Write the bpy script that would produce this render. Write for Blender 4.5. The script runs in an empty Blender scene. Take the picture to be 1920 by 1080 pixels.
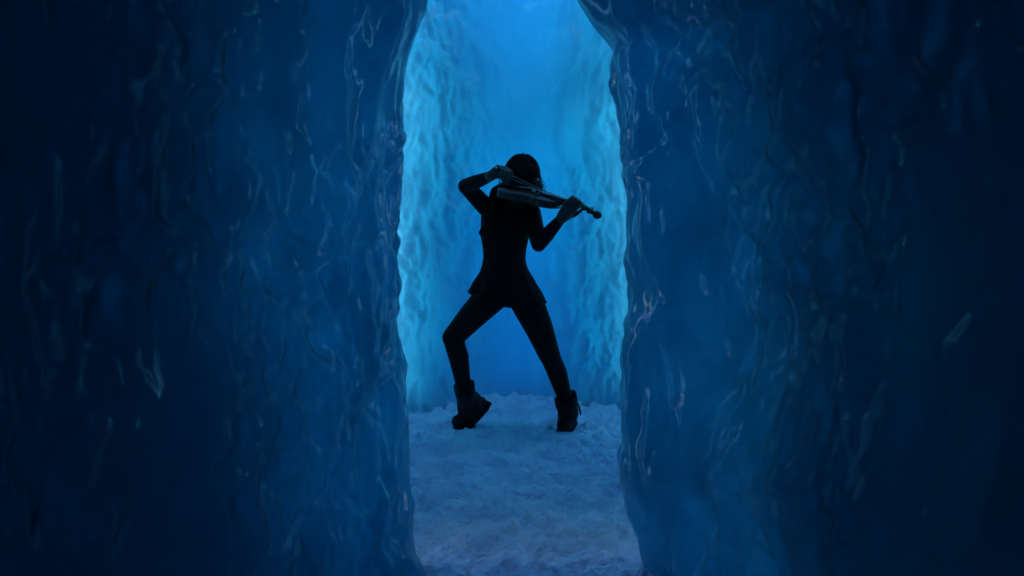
import bpy, math, random
import numpy as np
from mathutils import Vector, Matrix

# ------------------------------------------------------------------ camera
scene = bpy.context.scene
COL = scene.collection
CAM_H, FPX = 1.15, 1600.0
PITCH = math.atan(127 / FPX)
cam_d = bpy.data.cameras.new("camera")
cam_d.sensor_width = 36.0
cam_d.lens = 36.0 * FPX / 1920.0
cam_d.clip_start, cam_d.clip_end = 0.02, 500
cam = bpy.data.objects.new("camera", cam_d)
COL.objects.link(cam)
cam.location = (0, 0, CAM_H)
cam.rotation_euler = (math.pi / 2 - PITCH, 0, 0)
cam_d.dof.use_dof = True
cam_d.dof.focus_distance = 4.5
cam_d.dof.aperture_fstop = 4.0
scene.camera = cam

# ------------------------------------------------------------------ light
SUN_EL, SUN_AZ = math.radians(24), math.radians(3)
world = bpy.data.worlds.new("World")
scene.world = world
world.use_nodes = True
nt = world.node_tree
nt.nodes.clear()
sky = nt.nodes.new("ShaderNodeTexSky")
sky.sky_type = 'NISHITA'
sky.sun_disc = False
sky.sun_elevation = SUN_EL
sky.sun_rotation = SUN_AZ
sky.ozone_density = 6.0
sky.air_density = 1.0
sky.dust_density = 0.0
bg = nt.nodes.new("ShaderNodeBackground")
bg.inputs[1].default_value = 0.15
wo = nt.nodes.new("ShaderNodeOutputWorld")
nt.links.new(sky.outputs[0], bg.inputs[0])
nt.links.new(bg.outputs[0], wo.inputs[0])

sun_d = bpy.data.lights.new("sun", 'SUN')
sun_d.energy = 3.8
sun_d.angle = math.radians(0.5)
sun_d.color = (1.0, 0.96, 0.9)
sun = bpy.data.objects.new("sun", sun_d)
COL.objects.link(sun)
# direction TO the sun
sd = Vector((math.sin(SUN_AZ) * math.cos(SUN_EL), math.cos(SUN_AZ) * math.cos(SUN_EL), math.sin(SUN_EL)))
sun.rotation_euler = sd.to_track_quat('Z', 'Y').to_euler()
sun.location = (0, 0, 12)

vs = scene.view_settings
vs.view_transform = 'Standard'
vs.look = 'None'
vs.exposure = 2.25
vs.gamma = 1.0
scene.cycles.max_bounces = 7
scene.cycles.diffuse_bounces = 6
scene.cycles.glossy_bounces = 3
scene.cycles.transmission_bounces = 8
scene.cycles.use_denoising = True
scene.cycles.sample_clamp_indirect = 6.0

# ------------------------------------------------------------------ helpers
cp, sp = math.cos(PITCH), math.sin(PITCH)


def at(px, py, Y):
    """world point seen at a 1920x1080 picture position, standing at depth Y"""
    u, v = (px - 960) / FPX, -(py - 540) / FPX
    d = np.array([u, cp + v * sp, -sp + v * cp])
    return np.array([0, 0, CAM_H]) + d * (Y / d[1])


def on_floor(px, py, z=0.0):
    u, v = (px - 960) / FPX, -(py - 540) / FPX
    d = np.array([u, cp + v * sp, -sp + v * cp])
    return np.array([0, 0, CAM_H]) + d * ((z - CAM_H) / d[2])


_rng = np.random.RandomState(7)
_perm = _rng.permutation(256)
_perm = np.concatenate([_perm, _perm, _perm])
_grad = _rng.normal(size=(256, 3))
_grad /= np.linalg.norm(_grad, axis=1)[:, None]


def noise(x, y, z):
    """gradient noise, about -1..1"""
    xi, yi, zi = np.floor(x).astype(int), np.floor(y).astype(int), np.floor(z).astype(int)
    xf, yf, zf = x - xi, y - yi, z - zi
    f = lambda t: t * t * t * (t * (t * 6 - 15) + 10)
    u, v, w = f(xf), f(yf), f(zf)
    xi &= 255; yi &= 255; zi &= 255

    def g(a, b, c):
        h = _perm[_perm[_perm[(xi + a) & 255] + ((yi + b) & 255)] + ((zi + c) & 255)] & 255
        gr = _grad[h]
        return gr[..., 0] * (xf - a) + gr[..., 1] * (yf - b) + gr[..., 2] * (zf - c)
    l = lambda a, b, t: a + (b - a) * t
    return 1.6 * l(l(l(g(0, 0, 0), g(1, 0, 0), u), l(g(0, 1, 0), g(1, 1, 0), u), v),
                   l(l(g(0, 0, 1), g(1, 0, 1), u), l(g(0, 1, 1), g(1, 1, 1), u), v), w)


def fbm(x, y, z, o=4, gain=0.5):
    s, a = 0, 1.0
    for i in range(o):
        s = s + a * noise(x * 2 ** i + 17 * i, y * 2 ** i + 5 * i, z * 2 ** i + 31 * i)
        a *= gain
    return s


def mesh_obj(name, verts, faces, mat, parent=None, smooth=True, origin=None):
    me = bpy.data.meshes.new(name)
    verts = np.asarray(verts, float)
    if origin is not None:
        verts = verts - np.asarray(origin)
    me.from_pydata([tuple(v) for v in verts.tolist()], [], faces if isinstance(faces, list) else faces.tolist())
    me.update()
    if smooth:
        me.polygons.foreach_set("use_smooth", [True] * len(me.polygons))
    if mat:
        me.materials.append(mat)
    o = bpy.data.objects.new(name, me)
    COL.objects.link(o)
    if parent:
        o.parent = parent
    elif origin is not None:
        o.location = origin
    return o


def grid_faces(nu, nv, wrap_u=False):
    """faces of a grid stored [u][v]"""
    iu = np.arange(nu if wrap_u else nu - 1)
    iv = np.arange(nv - 1)
    a, b = np.meshgrid(iu, iv, indexing='ij')
    a2 = (a + 1) % nu
    return np.stack([a * nv + b, a2 * nv + b, a2 * nv + b + 1, a * nv + b + 1], -1).reshape(-1, 4)


def tag(o, label=None, cat=None, group=None, kind=None):
    if label: o["label"] = label
    if cat: o["category"] = cat
    if group: o["group"] = group
    if kind: o["kind"] = kind
    return o


def empty(name, loc):
    e = bpy.data.objects.new(name, None)
    e.location = loc
    e.empty_display_size = 0.1
    COL.objects.link(e)
    return e


def nd(t, kind, **kw):
    n = t.nodes.new(kind)
    for k, v in kw.items():
        setattr(n, k, v)
    return n


def principled(name, color, rough=0.5, **inp):
    m = bpy.data.materials.new(name)
    m.use_nodes = True
    b = m.node_tree.nodes["Principled BSDF"]
    b.inputs["Base Color"].default_value = (*color, 1)
    b.inputs["Roughness"].default_value = rough
    for k, v in inp.items():
        b.inputs[k.replace("_", " ")].default_value = v
    return m


def add_bump(m, scale, strength, dist=0.01, stretch=(1, 1, 1), detail=4, distortion=0.0):
    t = m.node_tree
    b = t.nodes["Principled BSDF"]
    tc = nd(t, "ShaderNodeTexCoord")
    mp = nd(t, "ShaderNodeMapping")
    mp.inputs["Scale"].default_value = stretch
    nz = nd(t, "ShaderNodeTexNoise")
    nz.inputs["Scale"].default_value = scale
    nz.inputs["Detail"].default_value = detail
    nz.inputs["Distortion"].default_value = distortion
    bp = nd(t, "ShaderNodeBump")
    bp.inputs["Strength"].default_value = strength
    bp.inputs["Distance"].default_value = dist
    t.links.new(tc.outputs["Object"], mp.inputs[0])
    t.links.new(mp.outputs[0], nz.inputs["Vector"])
    t.links.new(nz.outputs["Fac"], bp.inputs["Height"])
    t.links.new(bp.outputs[0], b.inputs["Normal"])
    return m


def mix_color(m, c1, c2, scale, stretch=(1, 1, 1), lo=0.35, hi=0.65, detail=5):
    t = m.node_tree
    b = t.nodes["Principled BSDF"]
    tc = nd(t, "ShaderNodeTexCoord")
    mp = nd(t, "ShaderNodeMapping")
    mp.inputs["Scale"].default_value = stretch
    nz = nd(t, "ShaderNodeTexNoise")
    nz.inputs["Scale"].default_value = scale
    nz.inputs["Detail"].default_value = detail
    rp = nd(t, "ShaderNodeValToRGB")
    rp.color_ramp.elements[0].position = lo
    rp.color_ramp.elements[0].color = (*c1, 1)
    rp.color_ramp.elements[1].position = hi
    rp.color_ramp.elements[1].color = (*c2, 1)
    t.links.new(tc.outputs["Object"], mp.inputs[0])
    t.links.new(mp.outputs[0], nz.inputs["Vector"])
    t.links.new(nz.outputs["Fac"], rp.inputs[0])
    t.links.new(rp.outputs[0], b.inputs["Base Color"])
    return m


# ------------------------------------------------------------------ materials
def ice_material(name, body, rough, absorb, trans=0.65, bump=0.35):
    """cloudy ice: light passes through, is scattered at the faces and turns blue with the thickness it crosses"""
    m = bpy.data.materials.new(name)
    m.use_nodes = True
    t = m.node_tree
    t.nodes.clear()
    out = nd(t, "ShaderNodeOutputMaterial")
    tc = nd(t, "ShaderNodeTexCoord")
    mp = nd(t, "ShaderNodeMapping")
    mp.inputs["Scale"].default_value = (1, 1, 0.4)
    nz = nd(t, "ShaderNodeTexNoise")
    nz.inputs["Scale"].default_value = 26
    nz.inputs["Detail"].default_value = 1
    bp = nd(t, "ShaderNodeBump")
    bp.inputs["Strength"].default_value = bump
    bp.inputs["Distance"].default_value = 0.012
    cl = nd(t, "ShaderNodeTexNoise")
    cl.inputs["Scale"].default_value = 2.5
    cl.inputs["Detail"].default_value = 2
    rp = nd(t, "ShaderNodeValToRGB")
    rp.color_ramp.elements[0].position = 0.3
    rp.color_ramp.elements[0].color = (*[c * 0.86 for c in body], 1)
    rp.color_ramp.elements[1].position = 0.7
    rp.color_ramp.elements[1].color = (*body, 1)
    df = nd(t, "ShaderNodeBsdfDiffuse")
    tr = nd(t, "ShaderNodeBsdfTranslucent")
    mx = nd(t, "ShaderNodeMixShader")
    mx.inputs[0].default_value = trans
    gl = nd(t, "ShaderNodeBsdfGlossy")
    gl.inputs["Roughness"].default_value = rough
    fr = nd(t, "ShaderNodeFresnel")
    fr.inputs["IOR"].default_value = 1.5
    m2 = nd(t, "ShaderNodeMixShader")
    va = nd(t, "ShaderNodeVolumeAbsorption")
    dens = max(absorb)
    va.inputs["Density"].default_value = dens
    va.inputs["Color"].default_value = (*[1 - a / dens for a in absorb], 1)
    L = t.links.new
    L(tc.outputs["Object"], mp.inputs[0])
    L(mp.outputs[0], nz.inputs["Vector"])
    L(mp.outputs[0], cl.inputs["Vector"])
    L(nz.outputs["Fac"], bp.inputs["Height"])
    L(cl.outputs["Fac"], rp.inputs[0])
    for n_ in (df, tr):
        L(rp.outputs[0], n_.inputs["Color"])
    for n_ in (df, tr, gl, fr):
        L(bp.outputs[0], n_.inputs["Normal"])
    L(df.outputs[0], mx.inputs[1]); L(tr.outputs[0], mx.inputs[2])
    L(fr.outputs[0], m2.inputs[0]); L(mx.outputs[0], m2.inputs[1]); L(gl.outputs[0], m2.inputs[2])
    L(m2.outputs[0], out.inputs["Surface"])
    L(va.outputs[0], out.inputs["Volume"])
    return m


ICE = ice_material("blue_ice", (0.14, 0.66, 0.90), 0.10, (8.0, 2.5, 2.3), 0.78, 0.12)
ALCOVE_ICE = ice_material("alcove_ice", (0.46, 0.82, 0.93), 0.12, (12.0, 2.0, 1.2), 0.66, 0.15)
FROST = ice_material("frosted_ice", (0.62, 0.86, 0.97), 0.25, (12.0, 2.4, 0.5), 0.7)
SNOW = principled("packed_snow", (0.55, 0.68, 0.86), 0.6)
mix_color(SNOW, (0.52, 0.59, 0.80), (0.76, 0.81, 0.95), 6.0, (1, 1, 1))
add_bump(SNOW, 70, 0.9, 0.012, (1, 1, 1), 6)

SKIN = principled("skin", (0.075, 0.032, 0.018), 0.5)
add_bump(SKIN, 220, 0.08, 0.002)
TIGHTS = principled("black_tights", (0.005, 0.005, 0.005), 0.85, Specular_IOR_Level=0.15)
add_bump(TIGHTS, 500, 0.15, 0.001)
CLOTH = principled("black_cloth", (0.005, 0.005, 0.005), 0.9, Specular_IOR_Level=0.15)
add_bump(CLOTH, 140, 0.3, 0.003)
LEATHER = principled("black_leather", (0.006, 0.005, 0.005), 0.7, Specular_IOR_Level=0.25)
add_bump(LEATHER, 130, 0.3, 0.002)
RUBBER = principled("black_rubber", (0.006, 0.006, 0.006), 0.8, Specular_IOR_Level=0.2)
add_bump(RUBBER, 80, 0.2, 0.003)
HAIR = principled("dark_hair", (0.008, 0.005, 0.004), 0.7, Specular_IOR_Level=0.08)
add_bump(HAIR, 160, 0.6, 0.004, (1, 1, 0.08))
VARNISH = principled("violin_varnish", (0.06, 0.016, 0.005), 0.35)
mix_color(VARNISH, (0.035, 0.010, 0.003), (0.07, 0.022, 0.007), 30, (0.2, 3, 1))
EBONY = principled("ebony", (0.008, 0.006, 0.005), 0.5, Specular_IOR_Level=0.3)
add_bump(EBONY, 200, 0.1, 0.001, (0.1, 1, 1))
MAPLE = principled("maple", (0.30, 0.17, 0.08), 0.45)
add_bump(MAPLE, 90, 0.1, 0.001)
STEEL = principled("string_steel", (0.5, 0.5, 0.5), 0.3, Metallic=1.0)
add_bump(STEEL, 400, 0.05, 0.0005)
HORSEHAIR = principled("bow_hair", (0.45, 0.42, 0.36), 0.6)
add_bump(HORSEHAIR, 500, 0.2, 0.0005, (0.05, 1, 1))
EYE = principled("eye", (0.03, 0.02, 0.015), 0.4)
mix_color(EYE, (0.02, 0.014, 0.01), (0.05, 0.035, 0.025), 60)

# ------------------------------------------------------------------ ground
def axis(parts):
    out = []
    for a, b, n in parts:
        out += list(np.linspace(a, b, n, endpoint=False))
    return np.array(out + [parts[-1][1]])


gx = axis([(-80, -6, 10), (-6, -1.2, 14), (-1.2, 1.2, 300), (1.2, 6, 14), (6, 80, 10)])
gy = axis([(-80, -3, 12), (-3, 1.6, 40), (1.6, 5.8, 430), (5.8, 10, 10), (10, 80, 10)])
GX, GY = np.meshgrid(gx, gy, indexing='ij')


def ground_z(x, y):
    x, y = np.asarray(x, float), np.asarray(y, float)
    o = np.zeros_like(x)
    wx = x + 0.03 * noise(x * 9, y * 9, o + 3.3)
    wy = y + 0.03 * noise(x * 9 + 40, y * 9, o + 8.1)
    z = 0.012 * fbm(wx * 2.2, wy * 2.2, o + 0.5, 2)
    z += 0.016 * fbm(wx * 7, wy * 7, o + 4.2, 3)
    z += 0.020 * fbm(wx * 17, wy * 17, o + 9.7, 4, 0.62)
    dents = noise(wx * 12 + 9, wy * 12, o + 2.2)
    z -= 0.04 * np.clip(dents - 0.2, 0, 1)
    return z


GZ = ground_z(GX, GY)
# snow banked up a little against the ice
edge = np.clip((np.abs(GX - 0.01) - (0.30 + 0.13 * (GY - 2.5))) / 0.18, 0, 1)
GZ += 0.05 * edge ** 2 * (GY > 1.5) * (GY < 5.6)
GZ += 0.06 * np.clip((GY - 5.0) / 0.45, 0, 1) ** 2 * (GY < 6)
for fx_, fy_ in [on_floor(872, 803)[:2], on_floor(858, 804)[:2], on_floor(1057, 813)[:2], on_floor(1057, 813)[:2] + np.array([0.03, 0.10]),
                 on_floor(1057, 813)[:2] + np.array([0.046, 0.19])]:
    r_ = np.hypot(GX - fx_, GY - fy_)
    k_ = np.clip((0.105 - r_) / 0.045, 0, 1)
    GZ = GZ * (1 - k_) + 0.0 * k_                                  # pressed flat under the boots
    GZ += 0.010 * np.exp(-((r_ - 0.105) / 0.025) ** 2) * (k_ < 0.2)
V = np.stack([GX, GY, GZ], -1).reshape(-1, 3)
ground = mesh_obj("snow_ground", V, grid_faces(len(gx), len(gy)), SNOW)
tag(ground, "trampled packed snow floor running through the ice passage", kind="structure")

# ------------------------------------------------------------------ ice walls
def resample(pts, step_fn):
    """polyline -> dense smooth points, step depends on position"""
    P = np.array(pts, float)
    # catmull-rom
    Q = np.vstack([2 * P[0] - P[1], P, 2 * P[-1] - P[-2]])
    out = []
    for i in range(1, len(Q) - 2):
        p0, p1, p2, p3 = Q[i - 1:i + 3]
        L = np.linalg.norm(p2 - p1)
        n = max(2, int(L / step_fn((p1 + p2) / 2)))
        for t in np.linspace(0, 1, n, endpoint=False):
            out.append(0.5 * ((2 * p1) + (-p0 + p2) * t + (2 * p0 - 5 * p1 + 4 * p2 - p3) * t * t
                              + (-p0 + 3 * p1 - 3 * p2 + p3) * t ** 3))
    out.append(P[-1])
    return np.array(out)


def ice_relief(x, y, z, amp=1.0):
    """frozen runs and drips: stretched downwards, curled, with sharp small crests"""
    wx = x + 0.03 * noise(x * 6, y * 6, z * 4)
    wy = y + 0.03 * noise(x * 6 + 31, y * 6, z * 4 + 7)
    wz = z + 0.06 * noise(x * 6 + 11, y * 6 + 3, z * 5)
    patch = np.clip(0.65 + 1.2 * noise(x * 2.3 + 7, y * 2.3, z * 1.6 + 4), 0.2, 1)
    d = 0.05 * noise(x * 1.8, y * 1.8, z * 1.0)
    d = d + 0.036 * noise(wx * 6, wy * 6, wz * 3.0)
    d = d + 0.030 * noise(wx * 12 + 5, wy * 12, wz * 7.0) * (0.3 + 0.8 * patch)
    d = d + 0.019 * noise(wx * 25, wy * 25 + 9, wz * 16) * patch
    d = d + 0.005 * noise(wx * 50, wy * 50 + 4, wz * 32) * patch
    return amp * d


def wall_solid(name, loop, nose_shift, z_levels, inward, relief_amp, mat, rear_relief=0.6):
    """closed ice mass: plan loop, shifted sideways with height, displaced by the relief"""
    L = len(loop)
    T = np.roll(loop, -1, 0) - np.roll(loop, 1, 0)
    N = np.stack([T[:, 1], -T[:, 0]], 1)
    N /= np.linalg.norm(N, axis=1)[:, None] + 1e-9
    area = 0.5 * np.sum(loop[:, 0] * np.roll(loop[:, 1], -1) - np.roll(loop[:, 0], -1) * loop[:, 1])
    if area < 0:
        N = -N
    Z = np.array(z_levels)
    low, full = nose_shift(np.minimum(Z, 1.75)), nose_shift(Z)
    arch = np.exp(-((loop[:, 1] - 2.72) / 0.26) ** 2)              # the arch closes only at the narrow opening itself
    X = loop[:, 0][:, None] + (low[None, :] + (full - low)[None, :] * arch[:, None]) \
        * np.clip(1.25 - np.abs(loop[:, 1] - 2.68) / 5.0, 0.35, 1)[:, None]
    Y = np.repeat(loop[:, 1][:, None], len(Z), 1)
    ZZ = np.repeat(Z[None, :], L, 0)
    d = ice_relief(X, Y, ZZ, relief_amp)
    nosey = np.exp(-((Y - 2.70) / 0.16) ** 2) * (np.abs(X) < 0.6)
    d = d * (1 - 0.30 * nosey) * (0.5 + 0.5 * np.exp(-((Y - 2.5) / 0.65) ** 2))
    X = X + N[:, 0][:, None] * d
    Y = Y + N[:, 1][:, None] * d
    V = np.stack([X, Y, ZZ], -1).reshape(-1, 3)
    nz = len(Z)
    F = grid_faces(L, nz, True).tolist()
    F.append([i * nz for i in range(L)][::-1])
    F.append([i * nz + nz - 1 for i in range(L)])
    if area < 0:
        F = [f[::-1] for f in F]
    o = mesh_obj(name, V, F, mat)
    o.data.polygons[-1].use_smooth = False
    o.data.polygons[-2].use_smooth = False
    return o


NOSE_Y = 2.68
LEFT_EDGE = [(0, 788), (60, 778), (100, 768), (150, 763), (250, 757), (350, 752), (480, 748), (600, 752), (700, 757),
             (800, 763), (900, 767), (1000, 776), (1080, 788)]
RIGHT_EDGE = [(0, 1088), (50, 1112), (95, 1150), (150, 1156), (200, 1165), (260, 1173), (350, 1183), (450, 1185),
              (550, 1183), (650, 1181), (700, 1176), (750, 1170), (800, 1164), (860, 1161), (900, 1172), (950, 1188),
              (1000, 1200), (1080, 1225)]


def edge_curve(tab, side):
    pts = np.array([at(px, py, NOSE_Y) for py, px in tab])
    z, x = pts[::-1, 2], pts[::-1, 0]
    # close the arch above the picture
    z = np.concatenate([[-0.3], z, [z[-1] + 0.16, z[-1] + 0.32, z[-1] + 0.42, 3.2]])
    e = x[-1]
    x = np.concatenate([[x[0]], x, [e * 0.86, e * 0.45, -0.06 * side, -0.12 * side]])
    return lambda Z: np.interp(Z, z, x)


def step(p):
    y = p[1]
    if abs(p[0]) > 1.55 or y < 0.4 or y > 4.2:
        return 0.12
    return 0.0065 if y > 1.2 else 0.02


zl = np.concatenate([np.linspace(-0.3, 0.0, 6, endpoint=False), np.linspace(0, 2.3, 300, endpoint=False),
                     np.linspace(2.3, 3.2, 30)])
eL = edge_curve(LEFT_EDGE, -1)
eR = edge_curve(RIGHT_EDGE, 1)
planL = [(-1.75, -1.9), (-1.62, -0.6), (-1.34, 0.5), (-0.92, 1.2), (-0.53, 1.82), (-0.22, 2.33), (-0.045, 2.56), (0.0, 2.70),
         (-0.05, 2.78), (-0.13, 2.67), (-0.33, 2.40), (-0.49, 2.27), (-0.62, 2.38), (-0.82, 2.80), (-1.5, 3.15), (-2.8, 3.2), (-3.9, 2.4), (-4.5, 0.8), (-4.4, -1.5), (-3.0, -2.5)]
planR = [(-x, y) for x, y in planL]
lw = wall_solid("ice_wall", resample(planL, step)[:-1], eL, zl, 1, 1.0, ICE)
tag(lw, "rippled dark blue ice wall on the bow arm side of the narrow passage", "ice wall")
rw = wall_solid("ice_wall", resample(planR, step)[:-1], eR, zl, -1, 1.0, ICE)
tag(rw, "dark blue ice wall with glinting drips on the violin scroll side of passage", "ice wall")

# the alcove: a round shaft open to the sky, one thick shell
ca, cb = 0.93, 1.02
acx, acy = 0.03, 4.42
ap = [(acx + 0.62, 3.06), (acx + 0.67, 3.2), (acx + 0.78, 3.5), (acx + 0.90, 4.0), (acx + ca, acy)]
ap += [(acx + ca * math.cos(t), acy + cb * math.sin(t)) for t in np.radians([20, 40, 60, 80, 100, 120, 140, 160])]
ap += [(acx - ca, acy), (acx - 0.90, 4.0), (acx - 0.78, 3.5), (acx - 0.67, 3.2), (acx - 0.62, 3.06)]
path = resample(ap, lambda p: 0.009 if p[1] > 4.0 else 0.03)
T = np.gradient(path, axis=0)
NO = np.stack([T[:, 1], -T[:, 0]], 1)
NO /= np.linalg.norm(NO, axis=1)[:, None]
za = np.concatenate([np.linspace(-0.3, 0, 4, endpoint=False), np.linspace(0, 2.9, 330, endpoint=False), np.linspace(2.9, 3.6, 24)])
SI, ZA = np.meshgrid(np.arange(len(path)), za, indexing='ij')
PX, PY, NX, NY = path[SI, 0], path[SI, 1], NO[SI, 0], NO[SI, 1]
lean = 0.05 * np.clip(ZA - 1.4, 0, 3) ** 1.3
dr = ice_relief(PX + 3.3, PY, ZA, 1.35)
mid = np.exp(-((PX - acx) / 0.42) ** 2) * (PY > acy)
dr = dr * (1 - 0.75 * mid) + lean
dr = dr + 0.09 * np.clip(1 - ZA / 0.22, 0, 1) ** 2        # foot of the wall swells out into the snow
inner = np.stack([PX - NX * dr, PY - NY * dr, ZA], -1)
back = np.clip((path[:, 1] - acy) / cb, 0, 1)[SI]
thick = 0.045 + 0.60 * back ** 8 + 0.9 * back ** 8 * np.clip((1.9 - ZA) / 1.9, 0, 1)
thick = thick + 0.25 * back ** 2 * np.clip((ZA - 1.9) / 0.6, 0, 1)
thick = np.maximum(thick + 0.02 * fbm(PX * 3, PY * 3, ZA * 1.6, 2), 0.035)
off = np.minimum(dr, 0.10) * 0.5 - thick
outer = np.stack([PX - NX * np.minimum(off, dr - 0.035), PY - NY * np.minimum(off, dr - 0.035), ZA], -1)[:, ::-1]
shell = np.concatenate([inner, outer], 1)
nu, nv = shell.shape[:2]
F = grid_faces(nu, nv).tolist()
for i in range(nu - 1):
    F.append([i * nv + nv - 1, (i + 1) * nv + nv - 1, (i + 1) * nv, i * nv])
F.append([j for j in range(nv)])
F.append([(nu - 1) * nv + j for j in range(nv)][::-1])
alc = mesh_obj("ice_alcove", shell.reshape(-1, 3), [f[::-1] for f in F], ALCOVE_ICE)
for p in (-1, -2):
    alc.data.polygons[p].use_smooth = False
tag(alc, "bright curved blue ice alcove wall standing behind the violinist", "ice wall")

# unseen ice fins added either side of the alcove, sunlit to give blue glints
for sgn, lab in ((-1, "unseen thin ice fin added for blue glints outside the alcove on the bow arm side"), (1, "unseen thin ice fin added for blue glints outside the alcove on the violin scroll side")):
    fx = np.linspace(1.32, 3.9, 70) * sgn
    fz = np.linspace(-0.3, 3.1, 80)
    A, B_ = np.meshgrid(fx, fz, indexing='ij')
    yy = 4.45 - 0.22 * (np.abs(A) - 1.3)
    fr_ = np.stack([A, yy - 0.03 - 0.3 * np.abs(ice_relief(A, yy, B_, 0.5)), B_], -1)
    bk_ = np.stack([A, yy + 0.045 + 0.02 * noise(A * 2, yy, B_), B_], -1)
    vv = np.concatenate([fr_, bk_[:, ::-1]], 1)
    n1, n2 = vv.shape[:2]
    ff = grid_faces(n1, n2).tolist()
    ff += [[i * n2 + n2 - 1, (i + 1) * n2 + n2 - 1, (i + 1) * n2, i * n2] for i in range(n1 - 1)]
    ff += [list(range(n2))[::-1], [(n1 - 1) * n2 + j for j in range(n2)]]
    if sgn < 0:
        ff = [q[::-1] for q in ff]
    tag(mesh_obj("added_ice_fin", vv.reshape(-1, 3), ff, FROST), lab, "ice wall")

# roof of ice over the passage, and the end wall behind the photographer
def slab(name, x0, x1, y0, y1, zf, thickness, n=(90, 130), mat=ICE, hole=None):
    xs, ys = np.linspace(x0, x1, n[0]), np.linspace(y0, y1, n[1])
    A, B = np.meshgrid(xs, ys, indexing='ij')
    low = zf(A, B)
    hi = low + (thickness(A, B) if callable(thickness) else thickness)
    v = np.concatenate([np.stack([A, B, low], -1).reshape(-1, 3), np.stack([A, B, hi], -1).reshape(-1, 3)])
    f = grid_faces(*n)
    k = n[0] * n[1]
    if hole is not None:
        c = v[f].mean(1)
        f = f[~hole(c[:, 0], c[:, 1])]
    F = f[:, ::-1].tolist() + (f + k).tolist()
    edges = {}
    for q in f.tolist():
        for a, b in zip(q, q[1:] + q[:1]):
            if (b, a) in edges:
                del edges[(b, a)]
            else:
                edges[(a, b)] = 1
    for a, b in edges:
        F.append([a, b, b + k, a + k])
    return mesh_obj(name, v, F, mat)


def skylight(x, y):
    r = 1 + 0.15 * noise(x * 3, y * 3, x * 0 + 5)
    return ((x - 0.0) / 0.40) ** 4 + ((y - 2.50) / 0.16) ** 4 < r ** 4


roof = slab("ice_roof", -3.6, 3.6, -2.6, 2.96,
            lambda x, y: 2.42 - 0.03 * x ** 2 + 0.05 * fbm(x * 1.5, y * 1.5, x * 0 + 2, 3) + 0.015 * noise(x * 9, y * 9, x * 0),
            lambda x, y: 0.7 + 2.4 * np.clip((np.sqrt((x / 0.95) ** 2 + ((y - 2.25) / 0.6) ** 2 + 1e-6) - 1.0) / 1.2, 0, 1) * (y < 2.3), (90, 70), ICE)
roof2 = slab("added_alcove_roof", -1.12, 1.18, 2.97, 3.95, lambda x, y: 2.95 - 0.12 * x ** 2 + 0.05 * fbm(x * 1.5, y * 1.5, x * 0 + 2, 3), 0.10, (60, 50), ALCOVE_ICE)  # added out of view to keep overhead light off the violinist's front
tag(roof2, "unseen thin ice roof added over the front half of the alcove to block light from above", "ice roof")
tag(roof, "thick ice roof arching over the dark passage", "ice roof")
bx = np.linspace(-2.2, 2.2, 60)
bz = np.linspace(-0.3, 3.1, 50)
A, B = np.meshgrid(bx, bz, indexing='ij')
yb = -1.75 + 0.06 * fbm(A * 1.5, B * 0.8, A * 0 + 1, 3)
v = np.concatenate([np.stack([A, yb, B], -1).reshape(-1, 3), np.stack([A, yb - 3.0, B], -1).reshape(-1, 3)])
f = grid_faces(60, 50)
k = 3000
F = f.tolist() + (f[:, ::-1] + k).tolist()
bnd = [i * 50 for i in range(60)] + [59 * 50 + j for j in range(1, 50)] + [i * 50 + 49 for i in range(58, -1, -1)] + [j for j in range(48, 0, -1)]
for a, b in zip(bnd, bnd[1:] + bnd[:1]):
    F.append([b, a, a + k, b + k])
ew = mesh_obj("ice_wall", v, F, ICE)
tag(ew, "plain ice wall closing the dark end of the passage opposite the alcove", "ice wall")

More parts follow.
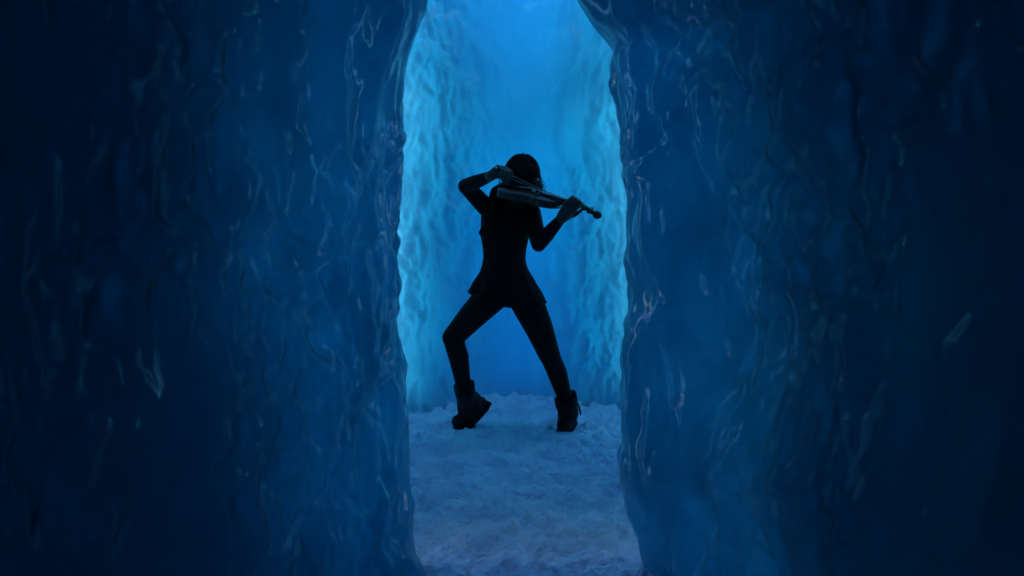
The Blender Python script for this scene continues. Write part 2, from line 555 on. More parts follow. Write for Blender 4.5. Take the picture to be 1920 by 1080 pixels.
# ------------------------------------------------------------------ solid builders for figures
class Blob:
    """overlapping closed solids that a voxel remesh fuses into one skin"""

    def __init__(self):
        self.v, self.f, self.n = [], [], 0

    def add(self, v, f):
        self.v.append(np.asarray(v))
        self.f += [[i + self.n for i in q] for q in f]
        self.n += len(v)

    def ellipsoid(self, c, axes, r, seg=20, rings=12):
        """axes: 3 unit vectors, r: 3 radii"""
        A = np.array(axes, float)
        vs_, fs = [], []
        for i in range(rings + 1):
            p = math.pi * i / rings
            for j in range(seg):
                t = 2 * math.pi * j / seg
                q = np.array([math.sin(p) * math.cos(t) * r[0], math.sin(p) * math.sin(t) * r[1], math.cos(p) * r[2]])
                vs_.append(np.asarray(c) + q @ A)
        for i in range(rings):
            for j in range(seg):
                j2 = (j + 1) % seg
                fs.append([i * seg + j, (i + 1) * seg + j, (i + 1) * seg + j2, i * seg + j2])
        self.add(vs_, fs)

    def ball(self, c, r):
        self.ellipsoid(c, np.eye(3), (r, r, r))

    def limb(self, pts, rad, seg=18):
        """tapered tube through points with round ends"""
        pts = [np.asarray(p, float) for p in pts]
        P, R = [], []
        for i in range(len(pts) - 1):
            n = 6
            for t in np.linspace(0, 1, n, endpoint=False):
                P.append(pts[i] * (1 - t) + pts[i + 1] * t)
                R.append(rad[i] * (1 - t) + rad[i + 1] * t)
        P.append(pts[-1]); R.append(rad[-1])
        P, R = np.array(P), np.array(R)
        d0 = P[1] - P[0]; d0 /= np.linalg.norm(d0)
        d1 = P[-1] - P[-2]; d1 /= np.linalg.norm(d1)
        caps0 = [(P[0] - d0 * R[0] * math.sin(a), R[0] * math.cos(a)) for a in (1.45, 1.0, 0.5)]
        caps1 = [(P[-1] + d1 * R[-1] * math.sin(a), R[-1] * math.cos(a)) for a in (0.5, 1.0, 1.45)]
        P = np.array([c[0] for c in caps0] + list(P) + [c[0] for c in caps1])
        R = np.array([c[1] for c in caps0] + list(R) + [c[1] for c in caps1])
        v, f = tube(P, R, seg)
        self.add(v, f)

    def loft(self, rings):
        """rings: (centre, axis_a*ra, axis_b*rb)"""
        seg = 28
        vs_ = []
        for c, a, b in rings:
            for j in range(seg):
                t = 2 * math.pi * j / seg
                vs_.append(np.asarray(c) + np.asarray(a) * math.cos(t) + np.asarray(b) * math.sin(t))
        fs = []
        n = len(rings)
        for i in range(n - 1):
            for j in range(seg):
                j2 = (j + 1) % seg
                fs.append([i * seg + j, i * seg + j2, (i + 1) * seg + j2, (i + 1) * seg + j])
        fs.append(list(range(seg))[::-1])
        fs.append([(n - 1) * seg + j for j in range(seg)])
        self.add(vs_, fs)

    def fuse(self, name, mat, parent, origin, voxel, smooth=6):
        tmp = mesh_obj("tmp", np.vstack(self.v), self.f, None)
        md = tmp.modifiers.new("r", 'REMESH')
        md.mode = 'VOXEL'
        md.voxel_size = voxel
        sm = tmp.modifiers.new("s", 'SMOOTH')
        sm.factor = 0.5
        sm.iterations = smooth
        dg = bpy.context.evaluated_depsgraph_get()
        me = bpy.data.meshes.new_from_object(tmp.evaluated_get(dg))
        bpy.data.objects.remove(tmp)
        me.name = name
        me.transform(Matrix.Translation(-Vector(origin)))
        me.polygons.foreach_set("use_smooth", [True] * len(me.polygons))
        me.materials.clear()
        me.materials.append(mat)
        o = bpy.data.objects.new(name, me)
        COL.objects.link(o)
        o.parent = parent
        return o


def tube(P, R, seg=12, closed=True, flat=1.0):
    P = np.asarray(P, float)
    n = len(P)
    R = np.broadcast_to(np.asarray(R, float), (n,))
    T = np.gradient(P, axis=0)
    T /= np.linalg.norm(T, axis=1)[:, None] + 1e-12
    ref = np.array([0, 0, 1.0]) if abs(T[0][2]) < 0.9 else np.array([0, 1.0, 0])
    v = []
    a = np.cross(T[0], ref); a /= np.linalg.norm(a)
    for i in range(n):
        a = a - T[i] * np.dot(a, T[i]); a /= np.linalg.norm(a)
        b = np.cross(T[i], a)
        for j in range(seg):
            t = 2 * math.pi * j / seg
            v.append(P[i] + R[i] * (a * math.cos(t) + flat * b * math.sin(t)))
    f = []
    for i in range(n - 1):
        for j in range(seg):
            j2 = (j + 1) % seg
            f.append([i * seg + j, i * seg + j2, (i + 1) * seg + j2, (i + 1) * seg + j])
    if closed:
        f.append(list(range(seg))[::-1])
        f.append([(n - 1) * seg + j for j in range(seg)])
    return v, f


def unit(v):
    v = np.asarray(v, float)
    return v / np.linalg.norm(v)


D0 = 4.64


def B(px, py, dy=0.0):
    return at(px, py, D0 + dy)


# ------------------------------------------------------------------ violin frame
bridge_top = B(1001, 353, -0.22)
vdir = unit([0.875, -0.43, -0.22])
ev = np.array([-0.5, -0.85, -0.10])
ev = unit(ev - vdir * ev.dot(vdir))          # towards the E string
uv = np.cross(vdir, -ev)
if uv[2] < 0:
    uv = -uv
VORG = bridge_top - vdir * 0.195 - uv * 0.071   # end button, middle of the back plate


def vl(x, y, z):
    return VORG + vdir * x + ev * y + uv * z


# bow frame
bow_c = vl(0.225, 0.004, 0.0665)
bow_hand = B(941, 327, -0.475)
bdir = unit(bow_c - bow_hand)

# ------------------------------------------------------------------ the violinist
toeR = on_floor(856, 803)
toeL = on_floor(1058, 815)
BASE = np.array([(toeR[0] + toeL[0]) / 2, D0, 0.0])
person = empty("person", BASE)
tag(person, "violinist in short black flared dress and ankle boots lunging with bow arm raised", "person")

bl = Blob()
X, Y_, Z_ = np.eye(3)
hipc, waist, ribs, chest, shl, nb = B(953, 552), B(946, 487), B(948, 443), B(953, 412), B(957, 391), B(962, 377, -0.01)


def ring(c, a, b):
    return (c, X * a, -Y_ * b)


bl.loft([ring(B(957, 576), 0.025, 0.05), ring(B(956, 564), 0.12, 0.10), ring(hipc, 0.152, 0.115), ring(B(950, 528), 0.142, 0.11),
         ring(B(947, 505), 0.118, 0.092), ring(waist, 0.106, 0.082), ring(B(946, 465), 0.108, 0.085), ring(ribs, 0.118, 0.095),
         ring(B(951, 425), 0.128, 0.105), ring(chest, 0.132, 0.102), ring(shl, 0.128, 0.078), ring(B(960, 382), 0.085, 0.06),
         ring(nb, 0.05, 0.05)])
# head
hf = unit([0.40, -0.88, -0.26])
hu = np.array([0.10, -0.10, 1.0])
hu = unit(hu - hf * hu.dot(hf))
hr = np.cross(hf, hu)
HC = B(979, 337, -0.06)


def hd(r, f, u):
    return HC + hr * r + hf * f + hu * u


HAX = (hr, hf, hu)
bl.limb([nb - Z_ * 0.02, hd(0, -0.02, -0.06)], [0.052, 0.046])
bl.ellipsoid(hd(0, -0.008, 0.025), HAX, (0.073, 0.092, 0.085))
bl.ellipsoid(hd(0, 0.032, -0.04), HAX, (0.057, 0.058, 0.072))
bl.ellipsoid(hd(0, 0.068, -0.092), HAX, (0.024, 0.02, 0.018))
bl.limb([hd(0, 0.088, 0.012), hd(0, 0.106, -0.022)], [0.008, 0.012])
bl.ellipsoid(hd(0, 0.082, -0.055), HAX, (0.024, 0.014, 0.010))
bl.ellipsoid(hd(0, 0.076, 0.030), HAX, (0.050, 0.014, 0.010))
for s in (-1, 1):
    bl.ellipsoid(hd(0.042 * s, 0.06, -0.02), HAX, (0.02, 0.02, 0.02))
    bl.ellipsoid(hd(0.075 * s, -0.005, -0.01), HAX, (0.012, 0.02, 0.032))
# bow arm (her right)
shR, elR, wrR = B(917, 394, 0.0), B(873, 349, -0.21), B(921, 330, -0.42)
bl.ball(shR + X * 0.02, 0.056)
bl.limb([shR, shR * 0.5 + elR * 0.5, elR], [0.052, 0.047, 0.040])
bl.limb([elR, elR * 0.62 + wrR * 0.38, wrR], [0.039, 0.037, 0.025])
# violin arm (her left)
neckp = vl(0.43, 0, 0.028)
shL, elL = B(997, 398, 0.0), B(1010, 458, -0.2)
K_L = neckp + ev * 0.034 + uv * 0.004
wrL = K_L - unit(K_L - elL + uv * 0.02) * 0.086
bl.ball(shL - X * 0.02, 0.056)
bl.limb([shL, shL * 0.5 + elL * 0.5, elL], [0.050, 0.046, 0.040])
bl.limb([elL, elL * 0.62 + wrL * 0.38, wrL], [0.040, 0.038, 0.025])


def hand(bl, W, h, a, pn, flen, curl, thumb):
    """W wrist, h towards the knuckles, a across the knuckles to the index, pn palm side normal"""
    h, a, pn = unit(h), unit(a), unit(pn)
    K = W + h * 0.082
    for o_, r in ((-0.028, 0.013), (-0.010, 0.0145), (0.010, 0.0145), (0.027, 0.013)):
        bl.limb([W + a * o_ * 0.55, K + a * o_], [0.017, r])
    for i, o_ in enumerate((0.029, 0.0095, -0.010, -0.029)):     # index .. little finger
        p = K + a * o_
        pts, rr = [p], [0.0095]
        for k, (L, ang) in enumerate(zip((0.042, 0.026, 0.02), curl[i])):
            d = h * math.cos(ang) + pn * math.sin(ang)
            p = p + d * L * flen[i]
            pts.append(p)
            rr.append((0.0085, 0.0078, 0.0068)[k])
        bl.limb(pts, rr, 10)
    t0 = W + h * 0.022 + a * 0.022 + pn * 0.006
    bl.limb([t0, W + h * thumb[0][0] + a * thumb[0][1] + pn * thumb[0][2], W + h * thumb[1][0] + a * thumb[1][1] + pn * thumb[1][2]],
            [0.015, 0.011, 0.0085], 10)


hb = Blob()
fa = unit(wrR - elR)
ha = unit(bdir - fa * bdir.dot(fa))
dn = np.cross(fa, ha)
if dn[2] > 0:
    dn = -dn
fa2 = unit((bow_hand - dn * 0.03) - wrR)
hand(bl, wrR, fa2, ha, dn, (1.0, 1.08, 1.0, 0.82),
     [(0.7, 1.5, 2.0), (0.8, 1.6, 2.2), (0.8, 1.6, 2.2), (0.7, 1.4, 1.9)], [(0.058, 0.034, 0.026), (0.088, 0.024, 0.036)])
# left hand: knuckles on the E side of the neck, fingers arching over the strings
K_L = neckp + ev * 0.034 + uv * 0.004
hL = unit(K_L - wrL)
aL = unit(vdir - hL * vdir.dot(hL))
pL = np.cross(hL, aL)
if pL.dot(-ev) < 0:
    pL = -pL
W2 = K_L - hL * 0.082
bl.limb([wrL, W2], [0.025, 0.02])
hand(bl, W2, hL, aL, pL, (0.95, 1.0, 0.95, 0.8),
     [(0.35, 1.7, 2.4), (0.3, 1.7, 2.4), (0.3, 1.7, 2.4), (0.35, 1.6, 2.3)], [(0.05, 0.04, 0.03), (0.085, 0.045, 0.05)])

# legs
hR, kR, aR = B(925, 552, 0.0), B(849, 633, -0.25), B(873, 738, -0.02)
bl.limb([hR, hR * 0.5 + kR * 0.5 + Z_ * 0.004, kR], [0.092, 0.075, 0.056])
bl.limb([kR, kR * 0.66 + aR * 0.34 + Y_ * 0.012 + X * 0.006, aR * 0.75 + kR * 0.25, aR], [0.053, 0.054, 0.043, 0.035])
hL_, kL, aLg = B(985, 560, 0.0), B(1032, 670, -0.16), B(1063, 755, -0.06)
bl.limb([hL_, hL_ * 0.5 + kL * 0.5 + X * 0.006, kL], [0.094, 0.077, 0.056])
bl.limb([kL, kL * 0.66 + aLg * 0.34 + Y_ * 0.012 + X * 0.006, aLg * 0.75 + kL * 0.25, aLg], [0.053, 0.054, 0.043, 0.036])
# feet inside the boots
ballR = on_floor(872, 801) + Z_ * 0.035
heelR = B(900, 764, 0.09)
bl.limb([aR, heelR * 0.5 + aR * 0.5, ballR], [0.033, 0.03, 0.025])
footL = on_floor(1060, 812)
heelL = footL + np.array([0.045, 0.15, 0.04])
bl.limb([aLg, (heelL + footL) * 0.5 + Z_ * 0.06, footL + Z_ * 0.04], [0.034, 0.034, 0.025])
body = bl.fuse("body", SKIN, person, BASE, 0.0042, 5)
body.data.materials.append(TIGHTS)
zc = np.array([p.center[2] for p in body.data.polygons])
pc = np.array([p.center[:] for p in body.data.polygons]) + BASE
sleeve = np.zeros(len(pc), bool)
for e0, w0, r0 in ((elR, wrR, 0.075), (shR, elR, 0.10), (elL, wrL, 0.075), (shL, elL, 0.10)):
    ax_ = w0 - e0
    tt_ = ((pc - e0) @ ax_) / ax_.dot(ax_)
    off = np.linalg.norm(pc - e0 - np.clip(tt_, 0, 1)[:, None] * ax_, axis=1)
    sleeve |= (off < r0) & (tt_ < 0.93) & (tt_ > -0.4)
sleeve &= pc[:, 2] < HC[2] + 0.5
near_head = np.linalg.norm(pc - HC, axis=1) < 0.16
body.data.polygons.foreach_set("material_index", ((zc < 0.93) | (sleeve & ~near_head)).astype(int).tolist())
for s in (-1, 1):
    e = Blob()
    e.ellipsoid(hd(0.031 * s, 0.079, 0.008), HAX, (0.014, 0.012, 0.009), 14, 8)
    mesh_obj("eye", np.vstack(e.v), e.f, EYE, body, True, BASE)

# dress: bodice and flared, fluted skirt, as one garment with thickness
prof = [(392, 953, 44, .080), (400, 953, 49, .098), (412, 953, 51, .112), (428, 950, 49, .115), (445, 947, 45, .104), (465, 946, 41, .092), (485, 945.5, 39.5, .088),
        (498, 946, 42, .096), (512, 947, 48, .115), (528, 948, 57, .14), (542, 949, 65, .16), (558, 949.5, 71.5, .18)]
seg = 120
rng = random.Random(4)
outer_r, inner_r = [], []
ys = np.array([p[0] for p in prof])
for yy in np.linspace(392, 558, 46):
    cx_ = np.interp(yy, ys, [p[1] for p in prof])
    hw = np.interp(yy, ys, [p[2] for p in prof]) / (FPX / D0)
    hd_ = np.interp(yy, ys, [p[3] for p in prof])
    k = np.clip((yy - 492) / 66, 0, 1)
    c = B(cx_, yy)
    ro, ri = [], []
    for j in range(seg):
        t = 2 * math.pi * j / seg
        fl = 1 + 0.055 * k ** 1.3 * math.sin(9 * t + 1.1) + 0.03 * k * math.sin(5 * t + 0.4)
        wr = 1 + 0.006 * math.sin(23 * t + yy * 0.21) + 0.008 * math.sin(7 * t - yy * 0.13)
        ct, st = math.cos(t), math.sin(t)
        drop = -0.030 * k * ct + 0.012 * k * math.sin(9 * t + 2.4)
        p = c + X * hw * ct * fl * wr + Y_ * hd_ * st * fl * wr + Z_ * drop
        ro.append(p)
        ri.append(p - (X * ct + Y_ * st) * 0.004)
    outer_r.append(ro); inner_r.append(ri)
rings = outer_r + inner_r[::-1]
n = len(rings)
v = np.array(rings).reshape(-1, 3)
F = []
for i in range(n):
    i2 = (i + 1) % n
    for j in range(seg):
        j2 = (j + 1) % seg
        F.append([i * seg + j, i2 * seg + j, i2 * seg + j2, i * seg + j2])
dress = mesh_obj("dress", v, F, CLOTH, person, True, BASE)
# shoulder straps and a loose ribbon end at the side
for s, (p0, p1, p2) in enumerate(((B(922, 398, -0.085), B(921, 378, 0.0), B(924, 398, 0.085)), (B(985, 399, -0.085), B(990, 381, 0.0), B(983, 399, 0.085)))):
    t = np.linspace(0, 1, 14)[:, None]
    P = (1 - t) ** 2 * p0 + 2 * t * (1 - t) * (p1 + Z_ * 0.05) + t ** 2 * p2
    vv, ff = tube(P, 0.014, 10, True, 0.35)
    mesh_obj("strap", vv, ff, CLOTH, dress, True, BASE)
P = np.array([B(908, 424, -0.03), B(903, 430, -0.05), B(899, 437, -0.055), B(902, 442, -0.05), B(906, 437, -0.045)])
vv, ff = tube(P, [0.006, 0.007, 0.006, 0.006, 0.005], 8)
mesh_obj("ribbon", vv, ff, CLOTH, dress, True, BASE)

# hair: scalp cap plus long locks falling past the shoulders, one continuous mass with strands
hb = Blob()
hb.ellipsoid(hd(0, -0.012, 0.036), HAX, (0.086, 0.102, 0.090))
hb.ellipsoid(hd(0.0, 0.012, 0.055), HAX, (0.080, 0.090, 0.058))
hb.ellipsoid(hd(0, -0.055, -0.03), HAX, (0.080, 0.065, 0.09))
locks = []
for k in range(16):                       # her left side: a curtain of hair beside the face down to the violin, then behind the shoulder
    q = k / 15
    locks.append(([hd(0.035, 0.05 - 0.10 * q, 0.085), hd(0.068 + 0.012 * q, 0.075 - 0.13 * q, 0.04), B(1002 + 9 * q, 340, -0.17 + 0.20 * q), B(1006 + 6 * q, 356, -0.17 + 0.20 * q), B(1003 + 3 * q, 374 + 4 * q, -0.15 + 0.19 * q),
                   B(1000 - 12 * q, 412 + 6 * math.sin(9 * q), -0.02 + 0.12 * q), B(996 - 22 * q, 440 + 9 * math.sin(17 * q), 0.03 + 0.08 * q)],
                  [0.012, 0.017, 0.018, 0.019, 0.018, 0.016, 0.006]))
for k in range(18):                       # her right side, swept over the bow shoulder
    q = k / 17
    locks.append(([hd(-0.04, 0.04 - 0.10 * q, 0.08), hd(-0.084, 0.045 - 0.10 * q, 0.01), B(927 + 8 * q, 351 - 4 * math.sin(5 * q), -0.14 + 0.18 * q), B(923 + 8 * q, 366, -0.13 + 0.18 * q),
                   B(924 + 9 * q, 392 + 6 * math.sin(8 * q), -0.11 + 0.18 * q), B(921 + 24 * q, 428 + 12 * math.sin(13 * q), -0.11 + 0.2 * q)],
                  [0.012, 0.019, 0.022, 0.022, 0.018, 0.006]))
for k in range(12):                       # back
    q = k / 11
    locks.append(([hd(-0.06 + 0.12 * q, -0.08, 0.02), B(940 + 55 * q, 365, 0.07), B(935 + 58 * q, 410, 0.12), B(934 + 56 * q, 446 + 6 * math.sin(11 * q), 0.12)],
                  [0.024, 0.026, 0.022, 0.008]))
for k in range(34):                       # strands combed down from the crown
    t_ = 2 * math.pi * k / 34
    pts_ = [hd(0.086 * math.sin(p_) * math.cos(t_), -0.012 + 0.102 * math.sin(p_) * math.sin(t_), 0.036 + 0.090 * math.cos(p_)) for p_ in np.radians([12, 35, 60, 82])]
    locks.append((pts_, [0.006, 0.0075 + 0.002 * math.sin(k * 2.3), 0.008 + 0.0025 * math.sin(k * 1.7), 0.006]))
rl = random.Random(11)
for k in range(26):                       # fine loose strands
    sd_ = 1 if k % 2 else -1
    p0 = hd(0.05 * sd_, rl.uniform(-0.05, 0.03), rl.uniform(0.0, 0.06))
    bx_ = (1008 if sd_ > 0 else 920) + rl.uniform(-5, 4)
    dz_ = rl.uniform(-0.12, 0.06)
    locks.append(([p0, B(bx_, 356, dz_), B(bx_ - 4 * sd_ + rl.uniform(-3, 3), 388, dz_), B(bx_ - 8 * sd_ + rl.uniform(-5, 5), rl.uniform(410, 450), dz_)], [0.006, 0.006, 0.005, 0.003]))
for P, R in locks:
    P = [np.asarray(p) for p in P]
    tt = np.linspace(0, len(P) - 1, 17)
    A = resample3 = np.array([[np.interp(t, range(len(P)), [p[c] for p in P]) for c in range(3)] for t in tt])
    for _ in range(3):
        A[1:-1] = 0.25 * A[:-2] + 0.5 * A[1:-1] + 0.25 * A[2:]
    hb.limb(list(A[::2]), list(np.interp(tt[::2], range(len(R)), R)), 10)
hair = hb.fuse("hair", HAIR, person, BASE, 0.0045, 3)
lv, lf = [], []
for k in range(90):                       # flyaway strands standing off the head and falling to the shoulders
    t_ = rl.uniform(0, 2 * math.pi)
    lift = rl.uniform(0.99, 1.08)
    pts_ = [hd(lift * 0.088 * math.sin(p_) * math.cos(t_), -0.012 + lift * 0.104 * math.sin(p_) * math.sin(t_), 0.036 + lift * 0.094 * math.cos(p_))
            for p_ in np.radians([rl.uniform(5, 25), 42, 68, 92])]
    out_ = (pts_[-1] - HC) * np.array([1, 1, 0])
    pts_.append(pts_[-1] + out_ * rl.uniform(-0.05, 0.35) - Z_ * rl.uniform(0.03, 0.06))
    pts_.append(pts_[-1] + out_ * rl.uniform(-0.2, 0.15) - Z_ * rl.uniform(0.03, 0.09))
    P_ = np.array([[np.interp(t, range(6), [p[c] for p in pts_]) for c in range(3)] for t in np.linspace(0, 5, 16)])
    for _ in range(2):
        P_[1:-1] = 0.25 * P_[:-2] + 0.5 * P_[1:-1] + 0.25 * P_[2:]
    v_, f_ = tube(P_, np.linspace(0.0022, 0.0012, 16), 5)
    lf += [[i + len(lv) for i in q] for q in f_]
    lv += list(v_)
tag(mesh_obj("loose_strands", lv, lf, HAIR, hair, True, BASE), kind="stuff")

# boots
def boot(ankle, top_dir, heel, ball, toe, rs):
    b = Blob()
    t = unit(top_dir)
    b.limb([ankle + t * 0.055, ankle, ankle * 0.55 + heel * 0.45], [0.058, 0.056, 0.055])
    b.limb([heel, ball], [0.044, 0.050])
    b.limb([ankle * 0.8 + ball * 0.2, ball], [0.056, 0.048])
    b.limb([ball, toe], [0.048, 0.040])
    return b


topR = aR + (kR - aR) * 0.02
bR_heel = B(899, 757, 0.07)
bR_ball = on_floor(876, 801) + Z_ * 0.046
bR_toe = on_floor(860, 803) + Z_ * 0.038
ob = boot(B(875, 747, -0.01), kR - aR, bR_heel, bR_ball, bR_toe, 1).fuse("boot", LEATHER, person, BASE, 0.004, 4)


def sole(parent, pts, widths, up, thick):
    """lugged sole following the foot line"""
    L, R_, = [], []
    pts = [np.asarray(p) for p in pts]
    rows = []
    for i, p in enumerate(pts):
        d = unit(pts[min(i + 1, len(pts) - 1)] - pts[max(i - 1, 0)])
        s = unit(np.cross(d, up))
        n_ = np.cross(s, d)
        w = widths[i]
        rows.append([p - s * w, p + s * w, p + s * w * 0.97 - n_ * thick, p - s * w * 0.97 - n_ * thick])
    v = np.array(rows).reshape(-1, 3)
    F = []
    for i in range(len(pts) - 1):
        for j in range(4):
            j2 = (j + 1) % 4
            F.append([i * 4 + j, i * 4 + j2, i * 4 + 4 + j2, i * 4 + 4 + j])
    F.append([0, 3, 2, 1]); m_ = (len(pts) - 1) * 4
    F.append([m_, m_ + 1, m_ + 2, m_ + 3])
    return mesh_obj("sole", v, F, RUBBER, parent, False, BASE)


def cuff(parent, c, axis_, r, h):
    a = unit(axis_)
    s1 = unit(np.cross(a, Y_)); s2 = np.cross(a, s1)
    v, seg_ = [], 26
    prof_ = [(r * .86, -h * .5), (r * 1.0, -h * .42), (r * 1.08, 0.0), (r * 1.12, h * .5), (r * 1.02, h * .56), (r * .8, h * .3), (r * .78, -h * .4)]
    for q, (rr, hh) in enumerate(prof_):
        for j in range(seg_):
            t = 2 * math.pi * j / seg_
            w = 1 + 0.05 * math.sin(3 * t + q) + 0.03 * math.sin(7 * t)
            v.append(c + a * (hh + 0.006 * math.sin(2 * t + 1)) + (s1 * math.cos(t) + s2 * math.sin(t)) * rr * w)
    F = []
    n_ = len(prof_)
    for i in range(n_):
        for j in range(seg_):
            i2, j2 = (i + 1) % n_, (j + 1) % seg_
            F.append([i * seg_ + j, i2 * seg_ + j, i2 * seg_ + j2, i * seg_ + j2])
    return mesh_obj("cuff", v, F, LEATHER, parent, True, BASE)


fd = unit(bR_ball - bR_heel)
nup = unit(np.cross(unit(np.cross(fd, Z_)), fd))
sole(ob, [bR_heel - nup * 0.034 - fd * 0.045, bR_heel - nup * 0.038, bR_heel * .5 + bR_ball * .5 - nup * 0.036, bR_ball - Z_ * 0.036, bR_toe - Z_ * 0.03 + (bR_toe - bR_ball) * 0.6], [0.03, 0.041, 0.04, 0.046, 0.026], Z_, 0.012)
cuff(ob, B(872, 731, -0.03), kR - aR, 0.053, 0.05)
bL_toe = on_floor(1057, 811) + Z_ * 0.040
bL_ball = bL_toe + np.array([0.018, 0.07, 0.006])
bL_heel = bL_toe + np.array([0.048, 0.20, 0.006])
ankL = B(1065, 770, -0.03)
ob2 = boot(ankL, kL - aLg, bL_heel, bL_ball, bL_toe, 1).fuse("boot", LEATHER, person, BASE, 0.004, 4)
fd = unit(bL_toe - bL_heel)
sole(ob2, [bL_heel - Z_ * 0.034 - fd * 0.042, bL_heel - Z_ * 0.034, (bL_heel + bL_ball) / 2 - Z_ * 0.034, bL_ball - Z_ * 0.034, bL_toe - Z_ * 0.030 + fd * 0.030], [0.034, 0.044, 0.044, 0.050, 0.036], Z_, 0.012)
cuff(ob2, B(1063, 752, -0.055), kL - aLg, 0.057, 0.05)
# hanging buckle strap on the boot shaft
P = [B(1076, 750, -0.09), B(1083, 757, -0.1), B(1087, 768, -0.1), B(1089, 778, -0.1)]
vv, ff = tube(P, [0.012, 0.012, 0.011, 0.008], 8, True, 0.35)
mesh_obj("boot_strap", vv, ff, LEATHER, ob2, True, BASE)

# ------------------------------------------------------------------ violin
violin = empty("violin", VORG)
tag(violin, "wooden violin tucked under the chin and held out by the raised hand", "violin")
ctl = [(0, 0.0), (.002, .022), (.008, .042), (.02, .066), (.045, .092), (.08, .1035), (.11, .099), (.135, .083), (.148, .080), (.152, .074), (.165, .060),
       (.19, .0545), (.215, .059), (.23, .070), (.236, .074), (.245, .0725), (.27, .081), (.295, .0835), (.318, .077), (.338, .058), (.349, .036), (.354, .018), (.356, 0.0)]
xs_ = np.array([c[0] for c in ctl]); ws_ = np.array([c[1] for c in ctl])


def vobj(name, verts, faces, mat, parent=violin, smooth=False):
    return mesh_obj(name, [vl(*p) for p in verts], faces, mat, parent, smooth, VORG)


xx = np.unique(np.concatenate([xs_, np.linspace(0, .356, 60)]))
ww = np.interp(xx, xs_, ws_)
out = [(x, w) for x, w in zip(xx, ww)] + [(x, -w) for x, w in zip(xx[-2:0:-1], ww[-2:0:-1])]
no = len(out)
v = [(x, y * 0.97, 0.003) for x, y in out] + [(x, y * 0.97, 0.033) for x, y in out]
F = [[i, (i + 1) % no, (i + 1) % no + no, i + no] for i in range(no)]
vbody = vobj("body", v, F, VARNISH, violin, True)


def plate(name, zb, sgn):
    v, F = [], []
    nx, ny = len(xx), 13
    for lay in (0, 1):
        for x, w in zip(xx, ww):
            for j in range(ny):
                s = -1 + 2 * j / (ny - 1)
                arch = 0.014 * (1 - s * s) * (1 - abs(2 * x / .356 - 1) ** 3)
                z = zb + sgn * (arch + (0.003 if lay else 0.0))
                v.append((x, s * max(w, 1e-4), z))
    f = grid_faces(nx, ny)
    k = nx * ny
    F = f.tolist() + (f[:, ::-1] + k).tolist()
    for i in range(nx - 1):
        F.append([i * ny, (i + 1) * ny, (i + 1) * ny + k, i * ny + k])
        F.append([i * ny + ny - 1, (i + 1) * ny + ny - 1, (i + 1) * ny + ny - 1 + k, i * ny + ny - 1 + k])
    return vobj(name, v, F, VARNISH, violin, True)


top = plate("top_plate", 0.033, 1)
plate("back_plate", 0.003, -1)


def vbox(name, pts, mat, parent=violin):
    """pts: list of (x, halfwidth, z0, z1) sections"""
    v, F = [], []
    for x, w, z0, z1 in pts:
        v += [(x, -w, z0), (x, w, z0), (x, w * .9, z1), (x, -w * .9, z1)]
    for i in range(len(pts) - 1):
        for j in range(4):
            j2 = (j + 1) % 4
            F.append([i * 4 + j, i * 4 + j2, i * 4 + 4 + j2, i * 4 + 4 + j])
    F.append([3, 2, 1, 0]); m_ = 4 * (len(pts) - 1)
    F.append([m_, m_ + 1, m_ + 2, m_ + 3])
    return vobj(name, v, F, mat, parent)


vbox("neck", [(.345, .016, .006, .040), (.365, .0135, .022, .043), (.42, .0115, .027, .043), (.475, .011, .029, .043), (.488, .012, .026, .043)], VARNISH)
vbox("fingerboard", [(.245, .021, .052, .0585), (.36, .0165, .0435, .052), (.485, .012, .0425, .0475)], EBONY)
sc_ = vbox("scroll", [(.486, .0125, .024, .045), (.51, .0125, .018, .040), (.54, .0105, .010, .031), (.56, .009, .002, .020)], VARNISH)
# volute: a spiral ribbon wound round a cross axle
t = np.linspace(0, 2 * math.pi * 1.9, 60)
rad = 0.020 - 0.0068 * t / (2 * math.pi) * 1.25
cx0, cz0 = .566, .010
P = [(cx0 + r * math.cos(a + 2.4), 0, cz0 - r * math.sin(a + 2.4)) for r, a in zip(rad, t)]
v, F = [], []
for i, (p, a) in enumerate(zip(P, t)):
    w = 0.008 + 0.012 * i / 59
    nx_, nz_ = math.cos(a + 2.4), -math.sin(a + 2.4)
    th_ = 0.0035
    v += [(p[0] - nx_ * th_, -w, p[2] - nz_ * th_), (p[0] - nx_ * th_, w, p[2] - nz_ * th_), (p[0] + nx_ * th_, w, p[2] + nz_ * th_), (p[0] + nx_ * th_, -w, p[2] + nz_ * th_)]
for i in range(59):
    for j in range(4):
        j2 = (j + 1) % 4
        F.append([i * 4 + j, i * 4 + j2, i * 4 + 4 + j2, i * 4 + 4 + j])
F += [[3, 2, 1, 0], [236, 237, 238, 239]]
vobj("volute", v, F, VARNISH, sc_, True)
v, f = tube([(cx0, -.016, cz0), (cx0, .016, cz0)], .014, 16)
vobj("volute_core", v, f, VARNISH, sc_)
for i, s in enumerate((1, -1, 1, -1)):
    x = .500 + .014 * i
    z = .034 - .005 * i
    v, f = tube([(x, -.014 * s, z), (x, .022 * s, z), (x, .025 * s, z), (x, .034 * s, z), (x, .042 * s, z), (x, .046 * s, z)], [.003, .004, .005, .0085, .0085, .004], 10, True, 1.0)
    vobj("peg", v, f, EBONY, violin, True)
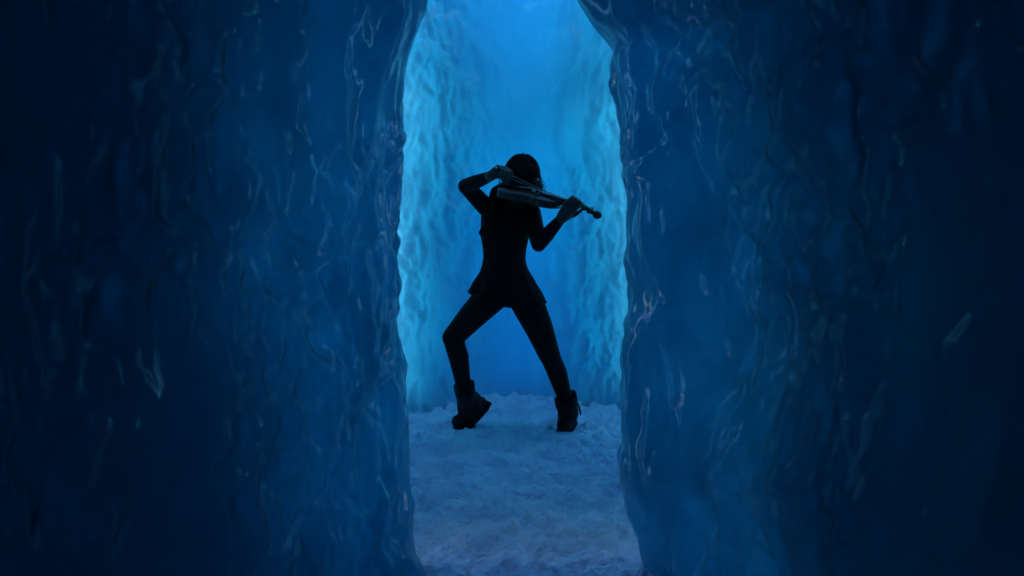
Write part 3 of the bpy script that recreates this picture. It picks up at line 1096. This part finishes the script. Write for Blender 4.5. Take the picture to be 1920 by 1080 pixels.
# bridge: arched plate with feet
bv = []
bp_ = [(-.021, .047), (-.012, .047), (-.010, .053), (.010, .053), (.012, .047), (.021, .047), (.019, .056), (.020, .066), (.010, .0705), (0, .072), (-.010, .0705), (-.020, .066), (-.019, .056)]
for x in (.1925, .1975):
    bv += [(x, y, z) for y, z in bp_]
nb_ = len(bp_)
F = [[i, (i + 1) % nb_, (i + 1) % nb_ + nb_, i + nb_] for i in range(nb_)] + [list(range(nb_))[::-1], [nb_ + i for i in range(nb_)]]
vobj("bridge", bv, F, MAPLE)
vbox("tailpiece", [(.010, .008, .044, .048), (.03, .012, .052, .056), (.12, .021, .057, .062), (.125, .019, .057, .061)], EBONY)
cb_ = Blob()
cb_.ellipsoid(vl(.035, -.045, .060), (vdir, ev, uv), (.030, .042, .009), 18, 8)
mesh_obj("chin_rest", np.vstack(cb_.v), cb_.f, EBONY, violin, True, VORG)
for i in range(4):
    y = -.0165 + .011 * i
    zb = .0715 - 12 * y * y
    v, f = tube([(.118, y * .7, .062), (.195, y, zb), (.484, y * .5, .0490), (.505, y * .3, .036)], .0006, 6)
    vobj("string", v, f, STEEL, violin, True)
for s in (-1, 1):
    tt = np.linspace(-1, 1, 14)
    P = []
    for q in tt:
        x_, y_ = .195 + .036 * q, s * (.036 + .008 * math.sin(q * 2.2) * -1)
        w_ = np.interp(x_, xs_, ws_)
        P.append((x_, y_, .033 + .0034 + .014 * (1 - (y_ / w_) ** 2) * (1 - abs(2 * x_ / .356 - 1) ** 3)))
    v, f = tube(P, [.003] + [.0022] * 12 + [.003], 8, True, 0.35)
    vobj("f_hole", v, f, EBONY, top, True)

# ------------------------------------------------------------------ bow
bow_len = 0.73
bup = unit(uv - bdir * uv.dot(bdir))
bsd = np.cross(bdir, bup)
BORG = bow_hand - bdir * 0.045 - bup * 0.0
bow_contact_off = bow_c - (BORG + bdir * (bow_c - BORG).dot(bdir))
bow = empty("bow", BORG)
tag(bow, "slender violin bow drawn across the strings by the raised hand", "bow")


def bl_(x, y, z):
    return BORG + bdir * x + bsd * y + bup * z


def bobj(name, v, f, mat, smooth=True):
    return mesh_obj(name, [bl_(*p) for p in v], f, mat, bow, smooth, BORG)


tt = np.linspace(0, 1, 30)
P = [(x * bow_len, 0, .020 - .012 * math.sin(math.pi * x) * 0.9) for x in tt]
v, f = tube(P, np.interp(tt, [0, 1], [.0043, .0030]), 10)
bobj("stick", v, f, VARNISH)
v, f = tube([(-.018, 0, .020), (-.002, 0, .020)], .0045, 10)
bobj("screw_button", v, f, STEEL)


def bbox(name, secs, mat):
    v, F = [], []
    for x, w, z0, z1 in secs:
        v += [(x, -w, z0), (x, w, z0), (x, w, z1), (x, -w, z1)]
    for i in range(len(secs) - 1):
        for j in range(4):
            j2 = (j + 1) % 4
            F.append([i * 4 + j, i * 4 + j2, i * 4 + 4 + j2, i * 4 + 4 + j])
    F.append([3, 2, 1, 0]); m_ = 4 * (len(secs) - 1)
    F.append([m_, m_ + 1, m_ + 2, m_ + 3])
    return bobj(name, v, F, mat, False)


bbox("frog", [(.005, .006, .000, .016), (.03, .006, -.001, .016), (.044, .006, -.001, .012), (.050, .005, -.001, .003)], EBONY)
bbox("bow_tip", [(.705, .004, .016, .0215), (.716, .005, .001, .022), (.728, .005, -.002, .021), (.738, .003, -.001, .012)], VARNISH)
bbox("bow_hair", [(.046, .005, -.0008, .0004), (.39, .005, -.0008, .0004), (.722, .005, -.0008, .0004)], HORSEHAIR)
